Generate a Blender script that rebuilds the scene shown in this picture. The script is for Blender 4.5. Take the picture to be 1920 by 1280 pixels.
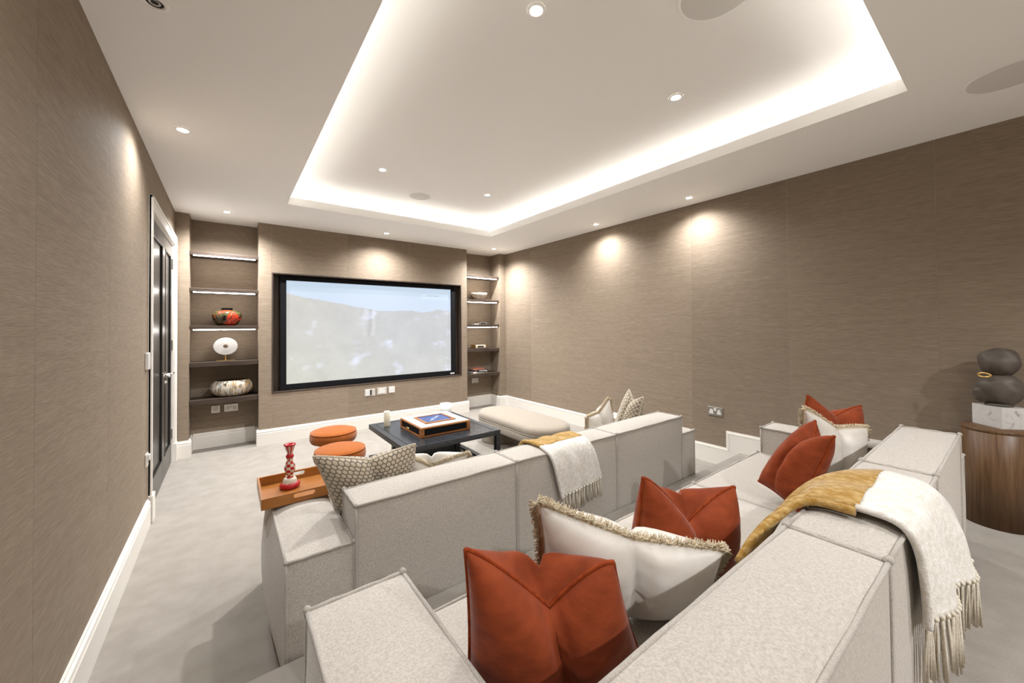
import bpy, bmesh, math, random
from mathutils import Vector, Matrix, noise
random.seed(7)
PI = math.pi
scene = bpy.context.scene
for o in list(bpy.data.objects): bpy.data.objects.remove(o)
COL = scene.collection

# ------------------------------------------------------------------ camera
YAW, PITCH, ROLL, CAMH, FPX, PPY = 0.6409, 0.01393, -0.00842, 1.3588, 712.97, 601.87
def make_camera():
    cy, sy = math.cos(YAW), math.sin(YAW)
    r = Vector((cy, -sy, 0)); fw = Vector((sy, cy, 0)); up = Vector((0, 0, 1))
    c, s = math.cos(PITCH), math.sin(PITCH); fw, up = fw*c+up*s, up*c-fw*s
    c, s = math.cos(ROLL), math.sin(ROLL); r, up = r*c+up*s, up*c-r*s
    cam = bpy.data.cameras.new('camera'); o = bpy.data.objects.new('camera', cam); COL.objects.link(o)
    m = Matrix((r, up, -fw)).transposed().to_4x4(); m.translation = Vector((0, 0, CAMH)); o.matrix_world = m
    cam.sensor_width = 36; cam.sensor_fit = 'HORIZONTAL'; cam.lens = FPX/1920*36
    cam.shift_y = -(640-PPY)/1920; cam.clip_start = .02
    scene.camera = o
make_camera()

# ------------------------------------------------------------------ world, exposure, light levels
w = bpy.data.worlds.new('world'); scene.world = w; w.use_nodes = True
w.node_tree.nodes['Background'].inputs[0].default_value = (.9, .92, 1, 1)
w.node_tree.nodes['Background'].inputs[1].default_value = .3
vs = scene.view_settings
vs.view_transform = 'Standard'; vs.look = 'None'; vs.gamma = 1; vs.use_curve_mapping = False
vs.exposure = 1.68
SPOT_W = 57.0          # every recessed downlight
COVE_W = .36          # watts per metre of LED strip in the ceiling coffer
SHELF_LED = 15.0        # LED bars under the alcove shelves
SCREEN = .208           # projected picture
LAMP_COL = (.96, .98, 1); COVE_COL = (1, .96, .88); LED_COL = (1, .94, .88)

# ------------------------------------------------------------------ room numbers (metres)
XL, XR, YB, YA, YN, H = -.453, 3.833, 5.322, 5.607, -2.1, 2.6
NL, BL_, BR_, NR = -.338, .283, 3.07, 3.71
PLAT, PLY, SK = .165, 1.59, .177

# ------------------------------------------------------------------ helpers
class MB:
    def __init__(s): s.v=[]; s.f=[]; s.m=[]; s.s=[]; s.uv={}
    def add(s, vs, fs, mi=0, smooth=False):
        b=len(s.v); s.v += [tuple(v) for v in vs]
        for f in fs: s.f.append(tuple(i+b for i in f)); s.m.append(mi); s.s.append(smooth)
        return b
    def box(s, x0,x1,y0,y1,z0,z1, mi=0, bev=0):
        if bev:
            bm=bmesh.new(); bmesh.ops.create_cube(bm,size=1)
            for v in bm.verts: v.co=Vector((x0+(v.co.x+.5)*(x1-x0), y0+(v.co.y+.5)*(y1-y0), z0+(v.co.z+.5)*(z1-z0)))
            bmesh.ops.bevel(bm,geom=bm.edges[:],offset=bev,segments=2,affect='EDGES',profile=.5)
            bm.verts.index_update(); s.add([v.co for v in bm.verts],[[v.index for v in f.verts] for f in bm.faces],mi); bm.free(); return s
        V=[(x,y,z) for z in(z0,z1) for y in(y0,y1) for x in(x0,x1)]
        s.add(V,[(0,2,3,1),(4,5,7,6),(0,1,5,4),(2,6,7,3),(0,4,6,2),(1,3,7,5)],mi); return s
    def prism(s, pts, axis, a0, a1, mi=0):
        """extrude a closed 2-D outline along axis 0/1/2 (ngon caps)"""
        n=len(pts)
        def P(p,a):
            return {0:(a,p[0],p[1]),1:(p[0],a,p[1]),2:(p[0],p[1],a)}[axis]
        V=[P(p,a0) for p in pts]+[P(p,a1) for p in pts]
        F=[tuple(range(n))[::-1],tuple(range(n,2*n))]+[(i,(i+1)%n,n+(i+1)%n,n+i) for i in range(n)]
        s.add(V,F,mi); return s
    def tube(s, path, r, n=6, closed=False, mi=0, taper=None):
        path=[Vector(p) for p in path]; N=len(path); V=[]; F=[]
        prev=None
        for i,p in enumerate(path):
            a=path[(i-1)%N] if (closed or i>0) else p; b=path[(i+1)%N] if (closed or i<N-1) else p
            t=(b-a).normalized()
            if prev is None:
                u=t.orthogonal().normalized()
            else:
                u=(prev-t*prev.dot(t)); u=u.normalized() if u.length>1e-6 else t.orthogonal().normalized()
            prev=u; w=t.cross(u)
            rr=r if taper is None else r*(taper[0]+(taper[1]-taper[0])*i/max(1,N-1))
            for k in range(n):
                q=2*PI*k/n; V.append(p+u*math.cos(q)*rr+w*math.sin(q)*rr)
        for i in range(N if closed else N-1):
            j=(i+1)%N
            for k in range(n): F.append((i*n+k,i*n+(k+1)%n,j*n+(k+1)%n,j*n+k))
        if not closed: F.append(tuple(range(n))[::-1]); F.append(tuple((N-1)*n+k for k in range(n)))
        s.add(V,F,mi,True); return s
    def lathe(s, prof, c=(0,0), n=32, mi=None, cap=True, sx=1, sy=1, pat=None, smooth=True):
        V=[];F=[];M=[]
        for (r,z) in prof:
            for k in range(n):
                q=2*PI*k/n; V.append((c[0]+r*math.cos(q)*sx,c[1]+r*math.sin(q)*sy,z))
        b=len(s.v); s.v+=V
        for i in range(len(prof)-1):
            for k in range(n):
                s.f.append((b+i*n+k,b+i*n+(k+1)%n,b+(i+1)*n+(k+1)%n,b+(i+1)*n+k))
                s.m.append(pat(i,k) if pat else (mi or 0)); s.s.append(smooth)
        if cap:
            if prof[0][0]>1e-5: s.f.append(tuple(b+k for k in range(n))[::-1]); s.m.append(pat(0,0) if pat else (mi or 0)); s.s.append(False)
            if prof[-1][0]>1e-5: s.f.append(tuple(b+(len(prof)-1)*n+k for k in range(n))); s.m.append(pat(len(prof)-2,0) if pat else (mi or 0)); s.s.append(False)
        return s
    def puff(s, x0,x1,y0,y1,z0,z1, b, n=12, mi=0, pw=3):
        """upholstered block: straight seams, bulging faces. b = outward bulge for -x,+x,-y,+y,-z,+z"""
        bm=bmesh.new(); lo=(x0,y0,z0); hi=(x1,y1,z1)
        for a in range(3):
            o=[i for i in range(3) if i!=a]
            for sg in(0,1):
                g=[[None]*(n+1) for _ in range(n+1)]
                for i in range(n+1):
                    for j in range(n+1):
                        ci,cj=math.sin((i/n-.5)*PI),math.sin((j/n-.5)*PI)
                        p=[0,0,0]; p[o[0]]=lo[o[0]]+(ci+1)/2*(hi[o[0]]-lo[o[0]]); p[o[1]]=lo[o[1]]+(cj+1)/2*(hi[o[1]]-lo[o[1]])
                        d=b[2*a+sg]*(1-abs(ci)**pw)*(1-abs(cj)**pw)
                        p[a]=(lo,hi)[sg][a]+(d if sg else -d)
                        g[i][j]=bm.verts.new(p)
                for i in range(n):
                    for j in range(n):
                        q=[g[i][j],g[i+1][j],g[i+1][j+1],g[i][j+1]]
                        flip=(sg==1)!=(a==1)
                        bm.faces.new(q if flip else q[::-1])
        bmesh.ops.remove_doubles(bm,verts=bm.verts[:],dist=1e-5)
        bm.verts.index_update(); s.add([v.co for v in bm.verts],[[v.index for v in f.verts] for f in bm.faces],mi,True); bm.free(); return s
WPOS={}
def setp(o,label=None,cat=None,group=None,kind=None):
    if label: o['label']=label
    if cat: o['category']=cat
    if group: o['group']=group
    if kind: o['kind']=kind
    return o
def thing(name,label,cat,loc,group=None,kind=None):
    o=bpy.data.objects.new(name,None); COL.objects.link(o); o.location=loc; o.empty_display_size=.05
    WPOS[o.name]=Vector(loc); return setp(o,label,cat,group,kind)
def build(name, mb, mats, parent=None, label=None, cat=None, group=None, kind=None, origin=None, autosmooth=None):
    """link the collected shapes (world coordinates) as ONE mesh object"""
    me=bpy.data.meshes.new(name)
    if origin is None:
        if parent is not None: origin=WPOS[parent.name]
        else:
            xs=[v[0] for v in mb.v]; ys=[v[1] for v in mb.v]; zs=[v[2] for v in mb.v]
            origin=((min(xs)+max(xs))/2,(min(ys)+max(ys))/2,min(zs))
    og=Vector(origin)
    me.from_pydata([tuple(Vector(v)-og) for v in mb.v],[],mb.f)
    if not isinstance(mats,(list,tuple)): mats=[mats]
    for m in mats: me.materials.append(m)
    me.polygons.foreach_set('material_index',mb.m); me.polygons.foreach_set('use_smooth',mb.s)
    if mb.uv:
        L=me.uv_layers.new(name='uv')
        for li,l in enumerate(me.loops): L.data[li].uv=mb.uv.get(l.vertex_index,(0,0))
    me.update()
    o=bpy.data.objects.new(name,me); COL.objects.link(o)
    if parent is not None:
        o.parent=parent; o.location=og-WPOS[parent.name]
    else: o.location=og
    WPOS[o.name]=og
    return setp(o,label,cat,group,kind)
def struct(name,mb,mats,parent=None):
    return build(name,mb,mats,parent,kind='structure' if parent is None else None)

# ------------------------------------------------------------------ materials
def new_mat(name):
    m=bpy.data.materials.new(name); m.use_nodes=True; nt=m.node_tree
    return m,nt,nt.nodes['Principled BSDF']
def N(nt,t,**k):
    n=nt.nodes.new(t)
    for a,b in k.items(): setattr(n,a,b)
    return n
def ramp(nt,stops):
    n=N(nt,'ShaderNodeValToRGB'); e=n.color_ramp.elements
    while len(e)<len(stops): e.new(.5)
    for q,(p,c) in zip(e,stops): q.position=p; q.color=(*c,1)
    return n
def mapped(nt,scale,coord='Object',loc=None):
    tc=N(nt,'ShaderNodeTexCoord'); mp=N(nt,'ShaderNodeMapping'); mp.inputs['Scale'].default_value=scale
    nt.links.new(tc.outputs[coord],mp.inputs['Vector'])
    return mp.outputs['Vector']
def bump(nt,b,h,strength,dist):
    n=N(nt,'ShaderNodeBump'); n.inputs['Strength'].default_value=strength; n.inputs['Distance'].default_value=dist
    nt.links.new(h,n.inputs['Height']); nt.links.new(n.outputs['Normal'],b.inputs['Normal']); return n
def plain(name,c,rough=.5,metal=0,spec=.5,emit=0,trans=0,ecol=None,sheen=0):
    m,nt,b=new_mat(name); b.inputs['Base Color'].default_value=(*c,1); b.inputs['Roughness'].default_value=rough
    b.inputs['Metallic'].default_value=metal; b.inputs['Specular IOR Level'].default_value=spec
    if emit: b.inputs['Emission Color'].default_value=(*(ecol or c),1); b.inputs['Emission Strength'].default_value=emit
    if trans: b.inputs['Transmission Weight'].default_value=trans
    if sheen: b.inputs['Sheen Weight'].default_value=sheen; b.inputs['Sheen Roughness'].default_value=.4
    return m
def noisy(name,c1,c2,scale,rough=.8,bs=0,bd=.002,bscale=None,sheen=0,detail=3,spec=.3,lo=.35,hi=.65):
    m,nt,b=new_mat(name); b.inputs['Roughness'].default_value=rough; b.inputs['Specular IOR Level'].default_value=spec
    sc=scale if isinstance(scale,(tuple,list)) else (scale,)*3
    n=N(nt,'ShaderNodeTexNoise'); n.inputs['Scale'].default_value=1; n.inputs['Detail'].default_value=detail
    nt.links.new(mapped(nt,sc),n.inputs['Vector'])
    r=ramp(nt,[(lo,c1),(hi,c2)]); nt.links.new(n.outputs[0],r.inputs[0]); nt.links.new(r.outputs[0],b.inputs['Base Color'])
    if bs:
        h=n.outputs[0]
        if bscale:
            n2=N(nt,'ShaderNodeTexNoise'); n2.inputs['Scale'].default_value=1; n2.inputs['Detail'].default_value=2
            nt.links.new(mapped(nt,bscale if isinstance(bscale,(tuple,list)) else (bscale,)*3),n2.inputs['Vector']); h=n2.outputs[0]
        bump(nt,b,h,bs,bd)
    if sheen: b.inputs['Sheen Weight'].default_value=sheen; b.inputs['Sheen Roughness'].default_value=.35
    return m
def wallpaper():
    m,nt,b=new_mat('grasscloth'); b.inputs['Roughness'].default_value=.75; b.inputs['Specular IOR Level'].default_value=.25
    g=N(nt,'ShaderNodeNewGeometry'); sp=N(nt,'ShaderNodeSeparateXYZ'); nt.links.new(g.outputs['Position'],sp.inputs[0])
    ad=N(nt,'ShaderNodeMath',operation='ADD'); nt.links.new(sp.outputs[0],ad.inputs[0]); nt.links.new(sp.outputs[1],ad.inputs[1])
    oi=N(nt,'ShaderNodeObjectInfo')
    def tex(sh,sv,det):
        cb=N(nt,'ShaderNodeCombineXYZ')
        a=N(nt,'ShaderNodeMath',operation='MULTIPLY'); a.inputs[1].default_value=sh; nt.links.new(ad.outputs[0],a.inputs[0])
        v=N(nt,'ShaderNodeMath',operation='MULTIPLY'); v.inputs[1].default_value=sv; nt.links.new(sp.outputs[2],v.inputs[0])
        r=N(nt,'ShaderNodeMath',operation='MULTIPLY'); r.inputs[1].default_value=57; nt.links.new(oi.outputs['Random'],r.inputs[0])
        for i,o in enumerate((a,v,r)): nt.links.new(o.outputs[0],cb.inputs[i])
        n=N(nt,'ShaderNodeTexNoise'); n.inputs['Scale'].default_value=1; n.inputs['Detail'].default_value=det; n.inputs['Roughness'].default_value=.6
        nt.links.new(cb.outputs[0],n.inputs['Vector']); return n.outputs[0]
    fine=tex(13,250,3); coarse=tex(2.2,34,2)
    mx=N(nt,'ShaderNodeMath',operation='MULTIPLY_ADD'); mx.inputs[1].default_value=.24; nt.links.new(coarse,mx.inputs[0])
    f2=N(nt,'ShaderNodeMath',operation='MULTIPLY'); f2.inputs[1].default_value=.76; nt.links.new(fine,f2.inputs[0]); nt.links.new(f2.outputs[0],mx.inputs[2])
    r=ramp(nt,[(.30,(.190,.143,.101)),(.5,(.243,.188,.136)),(.70,(.310,.247,.185))]); nt.links.new(mx.outputs[0],r.inputs[0])
    hs=N(nt,'ShaderNodeHueSaturation'); vr=N(nt,'ShaderNodeMapRange'); vr.inputs['To Min'].default_value=.93; vr.inputs['To Max'].default_value=1.07
    nt.links.new(oi.outputs['Random'],vr.inputs[0]); nt.links.new(vr.outputs[0],hs.inputs['Value']); nt.links.new(r.outputs[0],hs.inputs['Color'])
    nt.links.new(hs.outputs[0],b.inputs['Base Color']); bump(nt,b,fine,.25,.002); return m
def wood(name,c1,c2,scale,axis=2,rough=.45,spec=.4):
    m,nt,b=new_mat(name); b.inputs['Roughness'].default_value=rough; b.inputs['Specular IOR Level'].default_value=spec
    sc=[scale]*3; sc[axis]=scale*.06
    n=N(nt,'ShaderNodeTexNoise'); n.inputs['Scale'].default_value=1; n.inputs['Detail'].default_value=5; n.inputs['Distortion'].default_value=.6
    nt.links.new(mapped(nt,sc),n.inputs['Vector'])
    r=ramp(nt,[(.32,c1),(.68,c2)]); nt.links.new(n.outputs[0],r.inputs[0]); nt.links.new(r.outputs[0],b.inputs['Base Color'])
    bump(nt,b,n.outputs[0],.15,.001); return m
def fabric(name,c1,c2,ws=420,bs=.5):
    """woven upholstery: two crossed thread waves plus slub noise"""
    m,nt,b=new_mat(name); b.inputs['Roughness'].default_value=.95; b.inputs['Specular IOR Level'].default_value=.15
    b.inputs['Sheen Weight'].default_value=.25; b.inputs['Sheen Roughness'].default_value=.5
    v=mapped(nt,(1,1,1))
    n=N(nt,'ShaderNodeTexNoise'); n.inputs['Scale'].default_value=ws*.55; n.inputs['Detail'].default_value=2; nt.links.new(v,n.inputs['Vector'])
    n2=N(nt,'ShaderNodeTexNoise'); n2.inputs['Scale'].default_value=ws*.34; n2.inputs['Detail'].default_value=3; nt.links.new(v,n2.inputs['Vector'])
    mx=N(nt,'ShaderNodeMath',operation='ADD'); nt.links.new(n.outputs[0],mx.inputs[0]); nt.links.new(n2.outputs[0],mx.inputs[1])
    dv=N(nt,'ShaderNodeMath',operation='MULTIPLY'); dv.inputs[1].default_value=.5; nt.links.new(mx.outputs[0],dv.inputs[0])
    r=ramp(nt,[(.38,c1),(.62,c2)]); nt.links.new(dv.outputs[0],r.inputs[0]); nt.links.new(r.outputs[0],b.inputs['Base Color'])
    bump(nt,b,dv.outputs[0],bs,.004); return m
def honeycomb():
    m,nt,b=new_mat('honeycomb_velvet'); b.inputs['Roughness'].default_value=.8; b.inputs['Sheen Weight'].default_value=.4; b.inputs['Specular IOR Level'].default_value=.2
    uv=N(nt,'ShaderNodeUVMap'); uv.uv_map='uv'
    def vm(op,a,c=None):
        n=N(nt,'ShaderNodeVectorMath',operation=op)
        for i,q in enumerate((a,c)):
            if q is None: continue
            if isinstance(q,tuple): n.inputs[i].default_value=q
            else: nt.links.new(q,n.inputs[i])
        return n.outputs[1] if op=='DOT_PRODUCT' else n.outputs[0]
    def mt(op,a,c):
        n=N(nt,'ShaderNodeMath',operation=op)
        for i,q in enumerate((a,c)):
            if isinstance(q,(int,float)): n.inputs[i].default_value=q
            else: nt.links.new(q,n.inputs[i])
        return n.outputs[0]
    R=(1,1.7320508,1); Hf=(.5,.8660254,.5)
    p=vm('ADD',uv.outputs[0],(100,173.20508,0))
    a=vm('SUBTRACT',vm('MODULO',p,R),Hf); c=vm('SUBTRACT',vm('MODULO',vm('ADD',p,Hf),R),Hf)
    z=(1,1,0); a=vm('MULTIPLY',a,z); c=vm('MULTIPLY',c,z)
    sel=mt('LESS_THAN',vm('DOT_PRODUCT',a,a),vm('DOT_PRODUCT',c,c))
    mx=N(nt,'ShaderNodeMix',data_type='VECTOR'); nt.links.new(sel,mx.inputs[0]); nt.links.new(c,mx.inputs[4]); nt.links.new(a,mx.inputs[5])
    ab=vm('ABSOLUTE',mx.outputs[1]); d1=vm('DOT_PRODUCT',ab,(1,0,0)); d2=vm('DOT_PRODUCT',ab,(.5,.8660254,0))
    d=mt('MAXIMUM',d1,d2)
    r=ramp(nt,[(.385,(0.432,0.360,0.266)),(.425,(0.122,0.101,0.076))]); nt.links.new(d,r.inputs[0]); nt.links.new(r.outputs[0],b.inputs['Base Color'])
    hr=ramp(nt,[(.30,(1,1,1)),(.45,(0,0,0))]); nt.links.new(d,hr.inputs[0]); bump(nt,b,hr.outputs[0],.5,.004); return m
def art(name,stops,scale,rough=.15,dist=1.5,spec=.5):
    m,nt,b=new_mat(name); b.inputs['Roughness'].default_value=rough; b.inputs['Specular IOR Level'].default_value=spec
    n=N(nt,'ShaderNodeTexNoise'); n.inputs['Scale'].default_value=1; n.inputs['Detail'].default_value=2.5; n.inputs['Distortion'].default_value=dist
    nt.links.new(mapped(nt,scale if isinstance(scale,(tuple,list)) else (scale,)*3),n.inputs['Vector'])
    r=ramp(nt,stops); nt.links.new(n.outputs[0],r.inputs[0]); nt.links.new(r.outputs[0],b.inputs['Base Color']); return m

M={}
M['paper']=wallpaper()
M['seam']=plain('wall_lining',(.55,.46,.36),.9)
M['ceil']=plain('ceiling_paint',(.93,.92,.905),.9,spec=.2)
M['trim']=plain('white_satin_paint',(.73,.69,.63),.45)
M['carpet']=noisy('cream_carpet',(0.262,0.234,0.201),(0.299,0.269,0.233),9,rough=1,bs=.5,bd=.004,bscale=260,sheen=.2,spec=.1)
M['darkwood']=wood('dark_oak',(.030,.019,.013),(.065,.043,.030),55,axis=0,rough=.5)
M['darkwood_v']=wood('dark_oak_upright',(.030,.020,.014),(.075,.050,.036),55,axis=2,rough=.5)
M['frame']=plain('black_felt',(.004,.004,.005),.8,spec=.2)
M['door']=wood('ebonised_door',(.040,.036,.032),(.066,.060,.054),60,axis=2,rough=.30,spec=.55)
M['dmould']=plain('door_moulding',(.012,.011,.010),.3)
M['chrome']=plain('chrome',(.75,.73,.70),.18,1)
M['steel']=plain('brushed_steel',(.52,.50,.47),.38,1)
M['nickel']=plain('satin_nickel',(.74,.70,.65),.45,.7)
M['gold']=plain('brass',(.72,.47,.16),.28,1)
M['wplastic']=plain('white_plastic',(0.640,0.624,0.592),.4)
M['dark']=plain('dark_recess',(.01,.01,.01),.7)
M['sofa']=fabric('oatmeal_weave',(.385,.348,.303),(.50,.458,.405))
M['pipe']=fabric('oatmeal_piping',(.34,.305,.265),(.43,.39,.345),600,.3)
M['plinth']=plain('sofa_foot',(.03,.025,.02),.6)
M['rust']=noisy('rust_velvet',(.185,.034,.010),(.250,.048,.014),(14,14,30),rough=.75,bs=.25,bd=.006,bscale=(20,20,55),sheen=.2,spec=.12)
M['rustpipe']=noisy('rust_piping',(.20,.032,.008),(.28,.05,.012),80,rough=.8,spec=.1)
M['ivory']=noisy('ivory_satin',(0.596,0.546,0.481),(0.678,0.637,0.580),(9,9,14),rough=.42,bs=.22,bd=.008,bscale=(14,14,22),spec=.35)
M['fringe']=noisy('cream_fringe',(0.450,0.345,0.217),(0.600,0.517,0.383),90,rough=.95,spec=.1)
M['honey']=honeycomb()
M['honeypipe']=noisy('honey_piping',(0.396,0.338,0.259),(0.490,0.432,0.346),120,rough=.9)
M['wool']=noisy('ivory_wool',(0.634,0.592,0.524),(0.755,0.729,0.686),(60,60,60),rough=1,bs=.5,bd=.005,bscale=150,sheen=.4,spec=.1)
M['mustard']=noisy('mustard_wool',(0.338,0.187,0.043),(0.518,0.360,0.151),(70,40,70),rough=1,bs=.6,bd=.006,bscale=150,sheen=.35,spec=.1,lo=.40,hi=.72)
M['tassel']=noisy('tassel_yarn',(0.561,0.495,0.387),(0.693,0.643,0.553),150,rough=1,spec=.1)
M['boucle']=noisy('rust_boucle',(0.245,0.065,0.012),(0.354,0.105,0.024),160,rough=1,bs=.6,bd=.005,bscale=300,sheen=.3,spec=.1)
M['taupe']=fabric('taupe_weave',(0.220,0.180,0.136),(0.307,0.261,0.209),500,.35)
M['black_oak']=wood('black_stained_oak',(.010,.011,.013),(.030,.033,.038),60,axis=1,rough=.22,spec=.6)
M['black_oak_x']=wood('black_stained_oak_frame',(.012,.012,.013),(.026,.026,.028),60,axis=0,rough=.4,spec=.45)
M['cognac']=wood('cognac_wood',(0.200,0.068,0.014),(0.336,0.136,0.036),40,axis=0,rough=.35)
M['tray']=wood('tan_lacquer',(0.288,0.100,0.016),(0.352,0.132,0.026),30,axis=0,rough=.3)
M['mahog']=wood('walnut_drum',(.085,.042,.017),(.155,.085,.040),60,axis=2,rough=.42)
M['marble']=art('white_marble',[(.30,(0.338,0.330,0.315)),(.40,(0.585,0.570,0.547)),(.7,(0.630,0.615,0.593))],14,rough=.3)
M['wax']=plain('candle_wax',(0.630,0.578,0.450),.55,spec=.3)
M['frost']=plain('frosted_glass',(.92,.90,.86),.45,trans=.45)
M['red']=plain('red_glaze',(0.416,0.014,0.016),.12)
M['white_glaze']=plain('cream_glaze',(0.600,0.540,0.435),.15)
M['leather_w']=noisy('white_leather',(0.481,0.468,0.455),(0.533,0.520,0.507),60,rough=.4)
M['blue']=art('blue_inlay',[(.3,(0.010,0.022,0.088)),(.55,(0.024,0.056,0.176)),(.75,(0.048,0.096,0.240))],22,rough=.25)
M['silver_ink']=plain('silver_print',(.50,.52,.58),.5)
M['vase']=art('lacquer_vase',[(.36,(.012,.006,.004)),(.46,(.10,.09,.035)),(.52,(.03,.012,.006)),(.57,(.50,.035,.012)),(.66,(.62,.06,.02)),(.72,(.22,.15,.05))],(11,11,9),rough=.1)
M['bowlart']=art('reactive_glaze',[(.30,(0.075,0.049,0.022)),(.42,(0.465,0.413,0.338)),(.52,(0.562,0.517,0.450)),(.58,(0.413,0.255,0.075)),(.66,(0.165,0.180,0.210)),(.75,(0.525,0.465,0.375))],(17,17,4),rough=.25)
M['darkglaze']=plain('dark_glaze',(.05,.032,.022),.3)
M['alab']=noisy('alabaster',(0.533,0.518,0.497),(0.612,0.598,0.576),14,rough=.35)
M['cbowl']=noisy('cream_ceramic',(0.496,0.416,0.328),(0.592,0.520,0.432),20,rough=.4)
M['pages']=noisy('book_pages',(0.540,0.510,0.450),(0.615,0.585,0.525),(5,5,300),rough=.9)
M['coral']=plain('coral_cover',(.55,.20,.13),.5); M['blackc']=plain('black_cover',(.02,.02,.022),.4); M['whitec']=plain('white_cover',(.76,.73,.68),.45); M['greyc']=plain('grey_cover',(.30,.30,.31),.5)
M['smoke']=noisy('smoky_stone',(.075,.060,.048),(.115,.094,.077),12,rough=.5)
M['grille']=plain('speaker_grille',(.70,.68,.65),.8,spec=.2)
M['lens']=plain('lit_lens',(1,.97,.92),.4,emit=30,ecol=(1,.95,.88))
M['cove']=plain('cove_led',(1,1,1),.5,emit=1.5,ecol=COVE_COL)
M['led']=plain('shelf_led',(1,1,1),.5,emit=SHELF_LED,ecol=LED_COL)

# ================================================================== SETTING
fl=struct('floor',MB().box(XL-.1,XR+.1,PLY-.05,YA+.1,-.12,0),M['carpet'])
struct('floor_raised',MB().box(XL-.1,XR+.1,YN-.1,PLY,-.12,PLAT,bev=.008),M['carpet'])

# ceiling with a stepped coffer
CX0,CX1,CY0,CY1=.468,2.908,.345,4.37; SB,ZT=.115,2.80
mb=MB()
lp=.016
for a in ((XL-.1,CX0-lp,YN-.1,YA+.1),(CX1+lp,XR+.1,YN-.1,YA+.1),(CX0-lp,CX1+lp,YN-.1,CY0-lp),(CX0-lp,CX1+lp,CY1+lp,YA+.1)): mb.box(*a,H,H+.02)
for a in ((CX0-lp,CX0,CY0-lp,CY1+lp),(CX1,CX1+lp,CY0-lp,CY1+lp),(CX0,CX1,CY0-lp,CY0),(CX0,CX1,CY1,CY1+lp)): mb.box(*a,H,H+.078)
o0,o1,p0,p1=CX0-SB,CX1+SB,CY0-SB,CY1+SB
for a in ((o0-.03,o0,p0,p1),(o1,o1+.03,p0,p1),(o0,o1,p0-.03,p0),(o0,o1,p1,p1+.03)): mb.box(*a,H+.02,ZT+.03)
mb.box(o0-.03,o1+.03,p0-.03,p1+.03,ZT,ZT+.03)
struct('ceiling',mb,M['ceil'])
# LED strips on the coffer ledge
zl=H+.040
for a,lab,dr_ in (((o0,o0+.008,p0+.03,p1-.03),'left',(1,0)),((o1-.008,o1,p0+.03,p1-.03),'right',(-1,0)),((o0+.05,o1-.05,p0,p0+.008),'rear',(0,1)),((o0+.05,o1-.05,p1-.008,p1),'screen-side',(0,-1))):
    st_=build('led_strip',MB().box(*a,zl,zl+.014),M['cove'],label='warm light strip hidden behind the %s lip of the ceiling coffer'%lab,cat='light strip',group='cove light strips')
    L_=max(a[1]-a[0],a[3]-a[2]); ld=bpy.data.lights.new('strip_lamp','AREA'); ld.shape='RECTANGLE'; ld.size=L_; ld.size_y=.02
    ld.energy=COVE_W*L_; ld.color=COVE_COL; ld.spread=math.radians(150)
    lo=bpy.data.objects.new('strip_lamp',ld); COL.objects.link(lo)
    lo.parent=st_; lo.location=(dr_[0]*.012,dr_[1]*.012,.016)
    v=Vector((dr_[0],dr_[1],.34)).normalized(); xa=Vector((-dr_[1],dr_[0],0)); m3=Matrix((xa,(-v).cross(xa),-v)).transposed(); lo.rotation_euler=m3.to_euler()

# walls: lining + wallpaper drops as parts
TH=.001; GAP=.0006
def drops_y(wall,x,sign,ys,z0,z1):
    for a,b in zip(ys[:-1],ys[1:]):
        xx=(x,x+sign*TH); build('wallpaper_drop',MB().box(min(xx),max(xx),a+GAP,b-GAP,z0,z1),M['paper'],wall)
def drops_x(wall,y,xs,z0,z1):
    for a,b in zip(xs[:-1],xs[1:]): build('wallpaper_drop',MB().box(a+GAP,b-GAP,y-TH,y,z0,z1),M['paper'],wall)
# left wall with a doorway
DY0,DY1,DZ=3.775,5.20,2.225
mb=MB().box(XL-.15,XL-TH,YN-.1,DY0,0,H).box(XL-.15,XL-TH,DY1,YA+.1,0,H).box(XL-.15,XL-TH,DY0,DY1,DZ,H)
wl=struct('wall_left',mb,M['seam'])
drops_y(wl,XL-TH,1,[-2.1,-1.73,-.867,-.003,.861,1.726,2.586],0,H)
drops_y(wl,XL-TH,1,[2.586,3.45,DY0],0,H); drops_y(wl,XL-TH,1,[DY0,4.31,5.17,DY1],DZ,H); drops_y(wl,XL-TH,1,[DY1,YB],0,H)
# right wall
wr=struct('wall_right',MB().box(XR+TH,XR+.15,YN-.1,YA+.1,0,H),M['seam'])
drops_y(wr,XR+TH,-1,[-2.1,-1.40,-.53,.337,1.19,2.042,2.913,3.778,4.645,YB],0,H)
# rear wall behind the camera
wn=struct('wall_rear',MB().box(XL-.1,XR+.1,YN-.15,YN-TH,0,H),M['seam'])
for a,b in zip([XL,.4,1.26,2.12,2.98],[.4,1.26,2.12,2.98,XR]): build('wallpaper_drop',MB().box(a+GAP,b-GAP,YN-TH,YN,0,H),M['paper'],wn)
# back wall: alcove backs
wb=struct('wall_back',MB().box(XL-.1,XR+.1,YA+TH,YA+.15,0,H),M['seam'])
drops_x(wb,YA+TH,[NL,BL_],0,H); drops_x(wb,YA+TH,[BR_,NR],0,H)
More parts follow.
